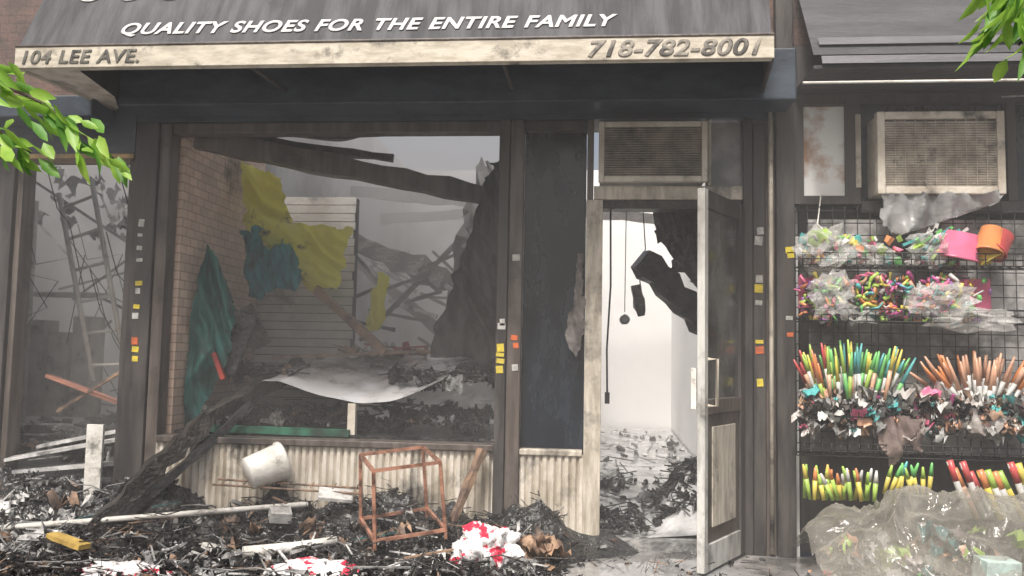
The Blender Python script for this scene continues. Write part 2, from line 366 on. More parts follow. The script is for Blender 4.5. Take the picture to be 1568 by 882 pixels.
text('phone_lettering','718-782-8001',.12,(-.04,-.918,2.72),math.pi/2,grey_t,aw,width=.88,shear=.25,bold=.004)

# door leaf (opens outward)
door=E('open_shop_door')
h=V((.885,-.06,0)); e=V((.577,-.62,0)); d=(e-h).normalized(); Lf=(e-h).length
nrm=V((-d.y,d.x,0))
def dp(t,z,o=0): p=h+d*t+nrm*o; return (p.x,p.y,z)
b=MB()
def dbox(t0,t1,z0,z1,mat,th=.02):
    b.hexa([dp(t0,z0,-th),dp(t1,z0,-th),dp(t1,z0,th),dp(t0,z0,th),dp(t0,z1,-th),dp(t1,z1,-th),dp(t1,z1,th),dp(t0,z1,th)],mat)
doorW=M('door_white',(.58,.58,.55),(.32,.31,.29),4,rough=.4,stretch=(3,3,.6),soot=.22,sootscale=2.5)
smkd=M('sooted_door_glass',(.035,.035,.035),(.12,.12,.115),3,rough=.15,bump=.05)
dbox(Lf-.05,Lf,0.02,2.08,doorW,.022); dbox(0,.07,0.02,2.08,darkmet,.022); dbox(.072,Lf-.052,1.98,2.08,darkmet); dbox(.072,Lf-.052,.02,.16,doorW)
dbox(.072,Lf-.052,.85,.93,brownmet); dbox(.072,Lf-.052,.163,.847,brownmet,.008)
dbox(.14,Lf-.14,.24,.78,jambM,.014); dbox(.072,Lf-.052,.933,1.977,smkd,.004)
b.done('leaf',door,bevel=.003)
b=MB(); b.tube([dp(Lf-.03,.9,.03),dp(Lf-.03,.9,.08),dp(Lf-.03,1.15,.08),dp(Lf-.03,1.15,.03)],.009,acbody,8)
b.hexa([dp(Lf-.06,.88,-.03),dp(Lf-.01,.88,-.03),dp(Lf-.01,.88,-.06),dp(Lf-.06,.88,-.06),dp(Lf-.06,1.1,-.03),dp(Lf-.01,1.1,-.03),dp(Lf-.01,1.1,-.06),dp(Lf-.06,1.1,-.06)],bucketM)
b.done('door_handle',door)

def ac(x0,x1,yf,yb,z0,z1,g,fr=.035):
    p=E('air_conditioner')
    b=MB(); b.box(x0+.01,x1-.01,yf+.05,yb,z0+.01,z1-.01,acbody)
    b.box(x0,x0+fr,yf,yf+.06,z0,z1,acbody); b.box(x1-fr,x1,yf,yf+.06,z0,z1,acbody)
    b.box(x0+fr+.001,x1-fr-.001,yf+.002,yf+.06,z0,z0+fr,acbody); b.box(x0+fr+.001,x1-fr-.001,yf+.002,yf+.06,z1-fr,z1,acbody)
    b.done('housing',p,bevel=.006)
    b=MB(); b.box(x0+fr,x1-fr,yf+.022,yf+.032,z0+fr,z1-fr,brownmet)
    z=z0+fr+.004
    while z<z1-fr-.006:
        b.obb(((x0+x1)/2,yf+.014,z),(x1-x0-2*fr-.002,.014,.009),(.5,0,0),g); z+=.0145
    n=int((x1-x0)/.06)
    for i in range(1,n):
        x=x0+fr+(x1-x0-2*fr)*i/n; b.box(x-.0015,x+.0015,yf+.001,yf+.006,z0+fr,z1-fr,g)
    b.done('grille',p); return p
ac(.02,.68,-.1,.45,2.225,2.60,acdirty)
ac(1.645,2.36,-.2,.3,2.13,2.62,acgr,.045)

b=MB()
for x,yf,lst in ((-2.95,-.0605,[(1.95,stW),(1.88,stW),(1.8,stW),(1.72,stW),(1.56,stY),(1.52,stW),(1.41,stY),(1.36,stW),(1.2,stO),(1.14,stY),(1.09,stY)]),
               (-.585,-.0705,[(1.36,stW),(1.32,stW),(1.2,stY),(1.16,stY),(1.11,stY),(1.07,stY)]),
               (-.5,-.0505,[(1.76,stW),(1.25,stO),(1.2,stO),(1.08,stW)]),
               (.975,-.0555,[(1.93,stW),(1.86,stW),(1.64,stW),(1.58,stY),(1.5,stW),(1.25,stY),(1.2,stO),(1.02,stY)]),
               (1.15,-.0705,[(1.82,stY),(1.78,stY),(1.4,stW),(1.3,stO)])):
    for z,mt in lst:
        w=rnd.uniform(.03,.05); b.obb((x+.02+rnd.uniform(-.008,.008),yf-.002,z+rnd.uniform(-.01,.01)),(w,.003,rnd.uniform(.02,.055)),(0,rnd.uniform(-.1,.1),0),mt)
b.done('pillar_stickers',store)

# ------------------------------------------------------------------ things inside the main window
cloth('yellow_plastic_sheet',[(-2.71,.9,2.60),(-2.6,.9,2.55),(-2.39,.9,2.47),(-2.29,.88,2.12),(-2.05,.88,2.09),(-1.83,.9,2.08),(-1.86,.9,1.85),(-1.92,.9,1.63),(-2.16,.9,1.62),(-2.34,.88,1.76),(-2.5,.9,2.0),(-2.66,.9,2.1)],yellowM,None,.11,3.2,7,3,fold=(.8,0,.9))
cloth('yellow_plastic_sheet',[(-1.72,1.3,1.8),(-1.62,1.3,1.75),(-1.66,1.3,1.35),(-1.8,1.3,1.3)],yellowM,None,.06,4,6,5)
cloth('teal_cloth',[(-2.66,.82,2.05),(-2.53,.80,2.08),(-2.32,.80,1.98),(-2.15,.82,1.74),(-2.22,.82,1.58),(-2.36,.83,1.62),(-2.52,.83,1.52),(-2.60,.83,1.56)],tealM,None,.1,5,7,9)
cloth('green_tarpaulin',[(-2.62,.2,1.86),(-2.56,.2,1.82),(-2.47,.2,1.6),(-2.40,.22,1.42),(-2.43,.24,1.1),(-2.56,.26,.86),(-2.68,.26,.64),(-2.715,.2,.62),(-2.715,.2,.95),(-2.70,.2,1.4),(-2.65,.2,1.72)],greenM,None,.07,3,7,12,ragged=.008,fold=(1.4,0,.3))
b=MB(); b.obb((-2.42,.3,1.2),(.16,.02,.42),(0,.35,.1),char); b.obb((-2.33,.34,1.3),(.16,.02,.3),(0,-.5,.1),charw); b.obb((-2.50,.24,1.04),(.03,.03,.19),(0,-.4,0),redS); b.done('burnt_display_board')
cloth('scorched_curtain',[(-.62,.5,2.6),(-.62,.5,1.1),(-1.2,.75,1.14),(-1.02,.7,1.5),(-.82,.6,1.95),(-.72,.5,2.45)],curtM,None,.05,4,7,21,ragged=.03,fold=(1,0,.45))
b=MB(); b.beam((-2.1,1.0,1.62),(-1.5,.8,1.15),.05,.06,brownw,.1,5); b.beam((-2.3,.7,1.1),(-1.2,.95,1.17),.16,.02,brownw,.1,6); b.done('broken_wood_plank')
me=MB(); nxx,nyy=60,30; vs=[];fs=[]
for j in range(nyy+1):
    for i in range(nxx+1):
        u=i/nxx;w=j/nyy
        x=-2.15+u*1.2+.12*w*(1-u)+.03*noise.noise(V((w*6,u*3,1))); y=.11+w*1.0+.06*noise.noise(V((u*5,1,2)))
        p=V((x*2,y*2,0))
        z=.96+.15*w-.15*math.sin(max(0,u-.1)*3.4)*(1-w)**1.5+.03*noise.noise(p)+.012*noise.noise(p*3)+.03*u
        vs.append((x,y,z))
for j in range(nyy):
    for i in range(nxx): a=j*(nxx+1)+i; fs.append((a,a+1,a+nxx+2,a+nxx+1))
me.add(vs,fs,glossM,True); me.done('buckled_sheet_metal')
b=MB(); b.box(-1.57,-1.52,.12,.17,.62,.82,acbody); b.done('display_leg')
b=MB(); b.beam((-2.6,.11,.64),(-1.55,.11,.63),.05,.045,M('green_rail',(.03,.15,.09),(.01,.05,.03),8,soot=.2),.05,8); b.done('green_rail')
b=MB()
def scatter(b,n,xr,yr,hf,sr,mats,R,spl=.25,cr=.12):
    for i in range(n):
        x=R.uniform(*xr);y=R.uniform(*yr);z=hf(x,y)+R.uniform(0,.025); mt=R.choice(mats)
        s=R.uniform(*sr)
        t=R.random()
        if t<spl:
            a=R.uniform(0,6.3);l=s*R.uniform(1,2.8); b.beam((x-l/2*math.cos(a),y-l/2*math.sin(a),z+R.uniform(-.02,.06)),(x+l/2*math.cos(a),y+l/2*math.sin(a),z+R.uniform(-.02,.07)),s*.1,s*.07,mt)
        elif t<spl+cr: b.crumple((x,y,z),s*1.2,mt,R)
        elif t<.85: b.shard((x,y,z),s*.8,mt,R)
        else: b.obb((x,y,z),(s*.7,s*.4,s*.25),(R.uniform(-.6,.6),R.uniform(-.6,.6),R.uniform(0,6)),mt,.3,R)
R1=random.Random(3)
scatter(b,420,(-2.6,-.7),(.2,1.3),lambda x,y:.62+.16*max(0,noise.noise(V((x*2,y*2,4)))+.3),(.03,.14),[char]*7+[charw]*3+[brownw],R1)
scatter(b,260,(-1.3,-.65),(.2,.9),lambda x,y:.97+.1*noise.noise(V((x*3,y*3,4))),(.03,.13),[char]*4+[ash]*1+[charw]*2,R1,.6)
scatter(b,60,(-1.9,-1.3),(1.0,1.3),lambda x,y:1.13,(.06,.2),[palew]*4+[brownw,brownw,redS],R1,.3)
scatter(b,90,(-2.6,-2.0),(.3,1.3),lambda x,y:.98,(.06,.2),[char]*4+[brownw,charw],R1,.5)
b.done('display_debris')

def heap(x0,x1,y0,y1,hf,mat,nx,ny):
    b=MB(); vs=[];fs=[]
    for j in range(ny+1):
        for i in range(nx+1):
            x=x0+(x1-x0)*i/nx;y=y0+(y1-y0)*j/ny; vs.append((x,y,hf(x,y)))
    for j in range(ny):
        for i in range(nx): a=j*(nx+1)+i; fs.append((a,a+1,a+nx+2,a+nx+1))
    b.add(vs,fs,mat); return b
def hout(x,y):
    e=math.exp(-((y+.05)**2)/.09)
    side=1/(1+math.exp((x+.15)*14))
    n=noise.noise(V((x*3.3,y*3.3,1)))+.5*noise.noise(V((x*9,y*9,2)))+.3*noise.noise(V((x*25,y*25,2)))
    base=(.21*e+.010+.05*math.exp(-((y+.5)**2)/.2))*side
    if x<-2.9: base+=.08*e
    d=math.exp(-((x-.1)**2)/.02-((y+.0)**2)/.03)*.12
    return base*(1+.6*n)+d+.02*n-.018
dm=heap(-4.6,1.0,-1.9,-.03,hout,M('wet_char_bed',(.01,.01,.011),(.04,.04,.04),6,rough=.06,rough2=.4,bump=.8,bscale=40),220,90)
R2=random.Random(11)
blk=[char]*14+[charw]*6+[ash]+[brownw]
scatter(dm,3900,(-4.3,-.15),(-1.5,-.06),hout,(.015,.08),blk,R2,.5)
scatter(dm,170,(-3.9,-.25),(-1.3,-.2),hout,(.03,.13),[palew]*3+[brownw]*4+[ash,ash,tealS,charw,charw],R2,.6,.12)
scatter(dm,320,(-3.2,-.25),(-1.3,-.5),hout,(.02,.09),[palew]*4+[ash]*4,R2,.5,.2)
scatter(dm,300,(-.2,1.0),(-1.5,-.05),hout,(.01,.06),[char]*6+[ash,brownw],R2,.5)
scatter(dm,110,(-3.8,-3.0),(-.8,-.2),hout,(.04,.13),[palew]*4+[ash],R2,.2,.4)
for k in range(34):
    x=R2.uniform(-3.8,-.3);y=R2.uniform(-1.2,-.15);a=R2.uniform(0,6.3)
    dm.tube([(x+i*.07*math.cos(a)+.05*noise.noise(V((i*.6,k,0))),y+i*.07*math.sin(a)*.6+.05*noise.noise(V((i*.6,k,7))),max(.02,hout(x,y))+.05+.05*noise.noise(V((i*.5,k,3)))) for i in range(8)],.004,R2.choice([blackW,charw,ash,ash]),5)
dm.done('burnt_debris')
def hin(x,y):
    n=noise.noise(V((x*2,y*2,7)))+.5*noise.noise(V((x*6,y*6,7)))
    side=1/(1+math.exp((x+.2)*6))
    d=.40*math.exp(-((x-.66)**2)/.04-((y-.6)**2)/.09)
    return .05+.35*side*(1+.6*n)*min(1,y/2)+.015*n+d+.08*max(0,(y-3)/4)
di=heap(-2.78,1.1,.1,7.1,hin,M('wet_ash_floor',(.6,.6,.6),(.25,.25,.25),3,rough=.03,rough2=.2,bump=.1,bscale=9,soot=.12,sootscale=2),60,90)
R3=random.Random(5)
scatter(di,420,(-2.7,1.05),(1.4,6.8),hin,(.03,.16),[ash]*5+[palew]*5+[charw]*3,R3,.5,.1)
di.done('interior_debris')
b=MB(); scatter(b,330,(.42,.90),(.3,.95),hin,(.03,.12),[char]*6+[charw],R3,.45,.05); scatter(b,150,(-.02,.35),(.05,.7),lambda x,y:.08+.05*max(0,.2-x),(.03,.1),[char]*6+[charw],R3,.4,.05)
scatter(b,60,(.1,.9),(1,3),hin,(.03,.1),[char]*3+[ash],R3,.4); b.done('charred_rubble_pile')

# ------------------------------------------------------------------ loose objects in front
b=MB(); b.beam((-2.95,-.5,.02),(-2.42,-.05,.72),.09,.11,charw,.28,18); b.beam((-2.44,-.07,.70),(-2.1,.7,1.05),.09,.09,charw,.28,12)
b.beam((-2.8,-.42,.1),(-2.2,.1,.8),.04,.05,char,.25,10); b.done('charred_timber')
b=MB(); b.tube([(-3.5,-.6,.09),(-1.7,-.2,.23)],.017,bucketM,8); b.done('fallen_white_pole')
b=MB()
for o in (0,.07): b.tube([(-2.3,-.14-o,.35-o*.3),(-1.38,-.17-o,.33-o*.3)],.007,brownw,6)
for i in range(7): x=-2.25+i*.14; b.tube([(x,-.14,.35),(x,-.21,.33)],.004,brownw,5)
b.done('wire_shelf_rail')
def bucket():
    b=MB(); prof=[(0,0),(.098,0),(.1,.01),(.115,.2),(.125,.205),(.125,.225),(.118,.235),(.112,.235),(.11,.2),(.094,.02),(0,.02)]; n=28
    Rm=Matrix.Translation((-2.08,-.22,.40))@Euler((math.radians(-25),math.radians(70),math.radians(10))).to_matrix().to_4x4()
    vs=[];fs=[]
    for r,z in prof:
        for i in range(n): vs.append(Rm@V((r*math.cos(i*6.2832/n),r*math.sin(i*6.2832/n),z)))
    for j in range(len(prof)-1):
        for i in range(n): fs.append((j*n+i,j*n+(i+1)%n,(j+1)*n+(i+1)%n,(j+1)*n+i))
    b.add(vs,fs,bucketM,True); return b.done('white_bucket')
bucket()
b=MB(); Rm=Matrix.Translation((-1.07,-.42,.13))@Euler((.12,-.1,.45)).to_matrix().to_4x4()
def rb(p,q,t=.018): b.beam(Rm@V(p),Rm@V(q),t,t,copperM)
s=.2; t=.43
for x,y in ((-s,-s),(s,-s),(s,s),(-s,s)): rb((x,y,0),(x*.93,y*.93,t))
for z,k in ((t,.93),(.05,1)):
    c=[(-s*k,-s*k),(s*k,-s*k),(s*k,s*k),(-s*k,s*k)]
    for i in range(4): rb((*c[i],z),(*c[(i+1)%4],z))
b.done('copper_stool_frame')
b=MB(); b.beam((-.66,-.12,.58),(-.84,-.3,.08),.05,.035,brownw,.2,8); b.done('scorched_wood_post')
bagM=M('red_white_bag',(.8,.78,.78),(.6,.03,.07),7,.53,.55,rough=.3,bump=.8,bscale=24)
def bag(c,sx,sy,sz,seed):
    b=MB(); bm=bmesh.new(); bmesh.ops.create_icosphere(bm,subdivisions=5,radius=1); vs=[]
    for v in bm.verts:
        w=noise.noise(v.co*1.5+V((seed,5,0)))
        k=1+.45*noise.noise(v.co*1.7+V((seed,0,0)))+.4*abs(noise.noise(v.co*3+V((seed,3+w*2,0))))+.16*abs(noise.noise(v.co*8+V((seed,3,w*3))))
        vs.append(V(c)+V((v.co.x*sx*k,v.co.y*sy*k,max(-.9,v.co.z)*sz*k)))
    fs=[[v.index for v in f.verts] for f in bm.faces]; bm.free(); b.add(vs,fs,bagM,True); return b.done('plastic_bag')
bag((-.56,-.62,.10),.15,.11,.12,2); bag((-1.4,-.93,.02),.2,.09,.05,5); bag((-2.35,-1.08,.02),.18,.08,.04,8)
b=MB(); b.tube([(-1.85,-.8,.07),(-1.6,-.72,.09),(-1.4,-.6,.11)],.035,bucketM,12,.025); b.done('white_plastic_roll')
b=MB(); b.obb((-1.52,-.25,.30),(.2,.14,.02),(.3,.1,.3),palew); b.obb((-1.8,-.4,.2),(.12,.1,.06),(.3,.1,.5),palew); b.obb((-2.0,-.75,.07),(.16,.12,.03),(.2,.3,1.2),bucketM); b.done('foam_board_pieces')
b=MB(); b.beam((-2.95,-.78,.12),(-2.68,-.9,.09),.07,.025,M('yellow_wood',(.65,.45,.12),(.45,.3,.08),10),.1,4); b.done('yellow_wood_scrap')
b=MB(); b.blob((-.3,-.5,.07),.10,brownw,(1,.8,.7),.5,4,3)
for i in range(14): b.crumple((-.32+R3.uniform(-.12,.14),-.5+R3.uniform(-.1,.1),.10),.12,brownw,R3)
b.done('crumpled_brown_rag')
cloth('hanging_torn_fabric',[(-.1,-.06,1.8),(-.06,-.06,1.78),(-.07,-.07,1.2),(-.12,-.09,1.15),(-.17,-.08,1.28),(-.12,-.07,1.5)],M('torn_grey_fabric',(.22,.2,.19),(.1,.09,.09),8,transl=.2),None,.03,8,6,33)

# ------------------------------------------------------------------ left neighbour shop
ls=E('left_neighbour_shop')
BOX('wall_above',ls,brickF,-9,-3.003,0,.3,2.8,3.88)
BOX('fascia',ls,bluefas,-9,-3.003,-.06,.28,2.42,2.797)
BOX('ledge',ls,bluefas,-9,-3.16,-.3,-.063,2.6,2.74,bevel=.01)
BOX('brass_head_trim',ls,gold,-3.78,-3.003,-.07,.1,2.385,2.417,bevel=.003)
b=MB(); b.box(-3.95,-3.83,-.06,.1,0,2.417,darkmet); b.box(-3.827,-3.785,-.03,.1,.0,2.383,brownmet); b.box(-7,-3.953,-.02,.1,0,2.417,darkmet); b.box(-3.05,-3.003,-.03,.1,.1,2.383,darkmet); b.done('window_posts',ls,bevel=.005)
BOX('base',ls,charw,-3.783,-3.052,-.03,.1,0,.2)
BOX('shop_floor',ls,ash,-7,-3.003,.1,5,-.1,.1)
BOX('shop_back_wall',ls,plasterD,-7,-3.003,5,5.2,-.1,3.9)
BOX('shop_side_wall',ls,plasterD,-7.2,-7,.1,5,-.1,3.9)
b=MB()
R4=random.Random(9)
hl=lambda x,y:.25+.35*max(0,noise.noise(V((x*2,y*2,3)))+.4)
scatter(b,420,(-5,-3.1),(.15,3.5),hl,(.05,.2),[ash]*4+[palew]*3+[charw]*5+[brownw],R4,.4,.2)
for i in range(44):
    x=R4.uniform(-5.4,-3.2);y=R4.uniform(1.4,3.8); z0=R4.uniform(.3,2.4); b.beam((x,y,z0),(x+R4.uniform(-.8,.8),y+R4.uniform(-.5,.5),z0+R4.uniform(-.5,.5)),.01,.02,R4.choice([ash,ash,charw,palew,charw]),.1,4)
for i in range(60):
    x=R4.uniform(-5.0,-3.3);y=R4.uniform(1.4,3); b.crumple((x,y,R4.uniform(2.1,2.7)),R4.uniform(.05,.18),R4.choice([ash,ash,charw]),R4)
for i in range(22):
    x=R4.uniform(-4.6,-3.2);y=R4.uniform(.3,2); zz=R4.uniform(1.6,2.5)
    b.tube([(x,y,zz),(x+.1,y,zz-.3),(x+R4.uniform(.1,.5),y+.1,zz-R4.uniform(.2,.9)),(x+R4.uniform(0,.5),y+.2,zz-.9)],.004,blackW,5)
b.done('shop_debris',ls)
b=MB(); b.tube([(-4.02,.7,2.30),(-3.66,.7,.9)],.019,bucketM,8); b.tube([(-3.80,.75,2.42),(-3.42,.75,.9)],.019,bucketM,8)
for i in range(6):
    t=(i+.5)/6; b.tube([V((-4.02,.7,2.3)).lerp(V((-3.66,.7,.9)),t),V((-3.80,.75,2.42)).lerp(V((-3.42,.75,.9)),t)],.013,bucketM,6)
b.done('ladder')
b=MB()
b.beam((-3.75,-.05,.42),(-3.1,.15,.55),.16,.02,palew); b.beam((-3.72,.0,.34),(-3.08,.1,.40),.14,.025,palew); b.beam((-3.7,.2,.48),(-3.15,.35,.6),.18,.02,palew); b.beam((-3.75,.1,.25),(-3.1,-.02,.3),.1,.03,palew)
b.done('white_planks')
BOX('white_board',None,bucketM,-3.2,-3.09,-.1,-.075,.02,.66,bevel=.003)
b=MB()
for x in (-4.5,-4.3,-4.1): b.box(x,x+.15,1.1,1.3,.6,R4.uniform(1.25,1.5),bucketM)
b.box(-4.45,-4.41,1.0,1.04,.3,2.3,bucketM); b.box(-4.5,-3.9,1.08,1.32,1.55,1.58,bucketM)
b.done('white_shelving')
b=MB(); b.beam((-3.75,.3,.95),(-3.3,.5,.75),.2,.02,M('red_board',(.45,.2,.13),(.25,.11,.09),6,soot=.2)); b.beam((-3.7,.35,.7),(-3.2,.3,1.0),.02,.02,brownw); b.done('reddish_board')

# ------------------------------------------------------------------ right neighbour shop
rs=E('right_neighbour_shop')
BOX('wall_above',rs,brickF,1.203,9,0,.3,3.1,3.88)
BOX('wall',rs,darkmet,1.27,9,.12,.4,0,3.097)
BOX('fascia',rs,darkmet,1.203,9,-.02,.118,2.72,3.09)
b=MB(); b.box(1.203,1.265,-.03,.118,2.1,2.717,darkmet); b.box(1.52,1.6,-.03,.118,2.1,2.717,darkmet); b.box(1.265,1.52,-.03,.118,2.1,2.15,darkmet)
b.box(1.605,9,-.02,.118,2.05,2.12,darkmet); b.box(2.45,2.5,-.03,.118,2.123,2.717,darkmet); b.box(1.57,1.60,-.04,-.032,2.2,2.65,jambM)
b.done('transom_frame',rs)
rustp=M('rusty_smoked_pane',(.88,.88,.86),(.45,.26,.17),3,.46,.6,rough=.25,bump=.05)
BOX('transom_pane',rs,rustp,1.266,1.519,.02,.03,2.151,2.716)
BOX('transom_pane_dark',rs,glassD,1.61,9,.02,.03,2.124,2.716)
canM=M('canopy_metal',(.035,.035,.04),(.065,.065,.07),3,rough=.5,stretch=(.4,1,3)); canL=M('canopy_light_band',(.12,.12,.13),(.08,.08,.085),3,rough=.5,stretch=(.4,1,3))
b=MB()
b.add([(1.21,-.5,2.86),(9,-.5,2.86),(9,-.05,3.5),(1.21,-.05,3.5)],[(0,1,2,3)],canM)
b.add([(1.25,-.47,2.93),(9,-.47,2.93),(9,-.43,2.985),(1.25,-.43,2.985)],[(0,1,2,3)],canL)
b.add([(1.25,-.53,2.80),(9,-.53,2.80),(9,-.51,2.85),(1.25,-.51,2.85)],[(0,1,2,3)],canL)
b.tube([(1.15,-.5,2.70),(9,-.5,2.72)],.008,bucketM,8)
b.box(1.21,9,-.5,-.02,2.78,2.80,canM)
b.done('canopy',rs)

rack=E('toy_display_rack')
b=MB()
def grid(x0,x1,z0,z1,y):
    x=x0
    while x<=x1+.001: b.tube([(x,y,z0),(x,y,z1)],.003,blackW,4); x+=.072
    z=z0
    while z<=z1+.001: b.tube([(x0,y-.005,z),(x1,y-.005,z)],.003,blackW,4); z+=.072
grid(1.19,1.64,.60,2.07,-.12); grid(1.66,2.2,.60,2.0,-.12); grid(2.22,2.9,.60,2.09,-.12)
for z in (1.70,1.38,.84,.62):
    for y,zz in ((-.12,z),(-.2,z),(-.3,z),(-.3,z+.035),(-.3,z+.07)): b.tube([(1.19,y,zz),(2.9,y,zz)],.0035,blackW,4)
    x=1.19
    while x<2.9: b.tube([(x,-.12,z),(x,-.3,z),(x,-.3,z+.07)],.003,blackW,4); x+=.05
b.done('wire_grid_panels',rack)
b=MB()
whb=M('backing_pale',(.5,.49,.48),(.12,.115,.11),3,rough=.7,soot=.3,sootscale=2)
b.box(1.275,2.9,-.06,-.05,.62,2.0,whb); b.done('backing_board',rack)
def pl(name,c): return M(name,tuple(v*.85+.05 for v in c),tuple(v*.6+.06 for v in c),14,rough=.3,bump=0,transl=.1)
P=dict(pink=pl('toy_pink',(.85,.14,.3)),orange=pl('toy_orange',(.85,.28,.06)),green=pl('toy_green',(.15,.6,.13)),lime=pl('toy_lime',(.45,.7,.08)),yellow=pl('toy_yellow',(.85,.7,.08)),
       purple=pl('toy_purple',(.35,.09,.45)),teal=pl('toy_teal',(.06,.45,.45)),red=pl('toy_red',(.65,.05,.05)),white=pl('toy_white',(.72,.72,.69)),peach=pl('toy_peach',(.82,.45,.28)),blue=pl('toy_blue',(.05,.2,.6)),magenta=pl('toy_magenta',(.6,.05,.3)))
clearM=M('clear_packaging',(.75,.75,.73),(.55,.55,.53),8,rough=.12,alpha=.3,bump=.8,bscale=18)
milky=M('milky_plastic',(.45,.43,.41),(.3,.26,.24),6,rough=.2,bump=1,bscale=14)
R5=random.Random(21)
b=MB()
def cup(c,r,h,mat,tilt=(0,0,0)):
    Rm=Matrix.Translation(c)@Euler(tilt).to_matrix().to_4x4(); n=20; vs=[];fs=[]
    prof=[(0,0),(r*.72,0),(r,h),(r*1.07,h),(r*1.07,h*.93),(r*.99,h*.9)]
    for rr,z in prof:
        for i in range(n): vs.append(Rm@V((rr*math.cos(i*6.2832/n),rr*math.sin(i*6.2832/n),z)))
    for j in range(len(prof)-1):
        for i in range(n): fs.append((j*n+i,j*n+(i+1)%n,(j+1)*n+(i+1)%n,(j+1)*n+i))
    b.add(vs,fs,mat,True)
cup((2.09,-.24,1.90),.12,.15,P['pink'],(math.radians(190),.2,0))
cup((2.26,-.23,1.92),.08,.16,P['orange'],(2.9,.3,0)); cup((2.33,-.22,1.89),.08,.14,P['red'],(2.9,.7,0)); cup((2.2,-.22,1.82),.07,.1,P['yellow'],(2.9,-.5,0))
for i in range(150):
    x=R5.choice([R5.gauss(1.32,.07),R5.gauss(1.55,.12),R5.gauss(1.95,.08)]); k=R5.choice([P['lime'],P['teal'],P['yellow'],P['white'],P['orange'],P['green'],P['white'],P['pink'],P['red'],ash])
    b.obb((max(1.2,x),-.2+R5.uniform(-.06,.05),1.72+R5.uniform(0,.15)),(R5.uniform(.012,.06),R5.uniform(.01,.03),R5.uniform(.012,.05)),(R5.uniform(-1,1),R5.uniform(-1.5,1.5),R5.uniform(-1,1)),k,.4,R5)
for i in range(9): x=1.85+i*.025; b.obb((x,-.24,1.86),(.016,.02,.19),(0,R5.uniform(.3,1.2),0),R5.choice([P['teal'],P['white'],P['green']]))
b.blob((1.3,-.22,1.86),.06,P['lime'],(1.2,.7,1),.4,3,2); b.blob((1.42,-.22,1.84),.04,P['yellow'],(1.2,.7,1),.4,4,2)
b.done('toy_buckets_row',rack)
b=MB()
b.blob((1.32,-.24,1.80),.13,clearM,(1.1,.7,.9),.5,4,3); b.blob((1.58,-.24,1.77),.09,clearM,(1.4,.7,.7),.5,6,3); b.blob((1.92,-.24,1.80),.1,clearM,(1.2,.7,.9),.5,9,3)
b.blob((1.5,-.27,1.42),.06,clearM,(1.6,.6,.8),.5,3,3); b.blob((2.12,-.3,1.40),.18,clearM,(1.2,.5,.3),.5,40,3)
b.blob((1.36,-.29,1.52),.11,clearM,(1.0,.5,1.0),.5,11,3); b.blob((1.95,-.29,1.5),.11,clearM,(1.3,.5,.9),.5,13,3)
b.done('clear_packaging',rack)
b=MB()
for i in range(520):
    x=R5.choice([R5.gauss(1.36,.08),R5.gauss(1.65,.12),R5.gauss(1.98,.1)]); x=min(2.3,max(1.2,x)); z=1.40+R5.uniform(0,.25)-abs(x-1.7)*.04
    k=R5.choice([P['pink'],P['magenta'],P['purple'],P['orange'],P['orange'],P['yellow'],P['peach'],P['lime'],P['green'],P['teal'],P['pink'],P['white'],char])
    if x<1.46: k=R5.choice([P['lime'],P['green'],P['yellow'],P['purple'],P['pink'],P['orange'],char])
    a=R5.uniform(0,6.3);l=R5.uniform(.01,.045)
    c=V((x,-.22+R5.uniform(-.07,.05),z)); d2=V((math.cos(a)*l,R5.uniform(-.02,.02),math.sin(a)*l))
    b.tube([c-d2,c+V((R5.uniform(-.02,.02),0,R5.uniform(-.02,.02))),c+d2],R5.uniform(.005,.015),k,6,R5.uniform(.004,.014))
b.box(1.2,1.33,-.15,-.14,1.46,1.64,P['pink']); b.box(1.95,2.28,-.15,-.14,1.45,1.64,P['pink'])
b.done('colourful_toys_row',rack)
def wand(base,tip,r,c1,c2,cut=.55):
    base=V(base);tip=V(tip);mid=base.lerp(tip,cut)
    b.tube([base,mid],r*.8,c1,7,r); b.tube([mid,mid.lerp(tip,.6),tip],r*1.05,c2,7,r*.4)
b=MB()
for i in range(64):
    t=i/63; x=1.17+t*.60; an=(t-.5)*1.0+R5.uniform(-.2,.2)
    k=R5.choice([P['green'],P['lime'],P['green'],P['yellow'],P['teal'] if t>.4 else P['orange']])
    if t<.25: k=R5.choice([P['yellow'],P['orange'],P['lime'],P['red']])
    zt=1.25+R5.uniform(-.09,.03)-abs(t-.5)*.08; y=-.2+R5.uniform(-.1,.04)
    bx=x*.75+1.48*.25; wand((bx,y,.96+R5.uniform(-.03,.03)),(bx+math.sin(an)*.2,y-.03,zt),.012,R5.choice([P['white'],P['white'],P['lime'],P['peach'],P['green']]),k,R5.uniform(.3,.6))
for i in range(46):
    t=i/45; x=1.9+t*.55; an=(t-.5)*1.3+R5.uniform(-.18,.18); y=-.2+R5.uniform(-.1,.04)
    bx=x*.6+2.15*.4; wand((bx,y,.93+R5.uniform(-.02,.03)),(bx+math.sin(an)*.28,y-.03,1.22-abs(t-.5)*.12+R5.uniform(-.06,.02)),.014,P['white'],R5.choice([P['orange'],P['peach'],P['peach'],P['peach']]),R5.uniform(.3,.55))
b.done('bubble_wands_row',rack)
b=MB()
for i in range(260):
    x=R5.uniform(1.18,2.4); b.crumple((x,-.25+R5.uniform(-.06,.05),.9+R5.uniform(-.15,.09)),R5.uniform(.03,.11),R5.choice([milky,milky,milky,ash,ash,brownw,brownw,P['pink'],P['white'],P['teal'],P['peach'],char,char]),R5)
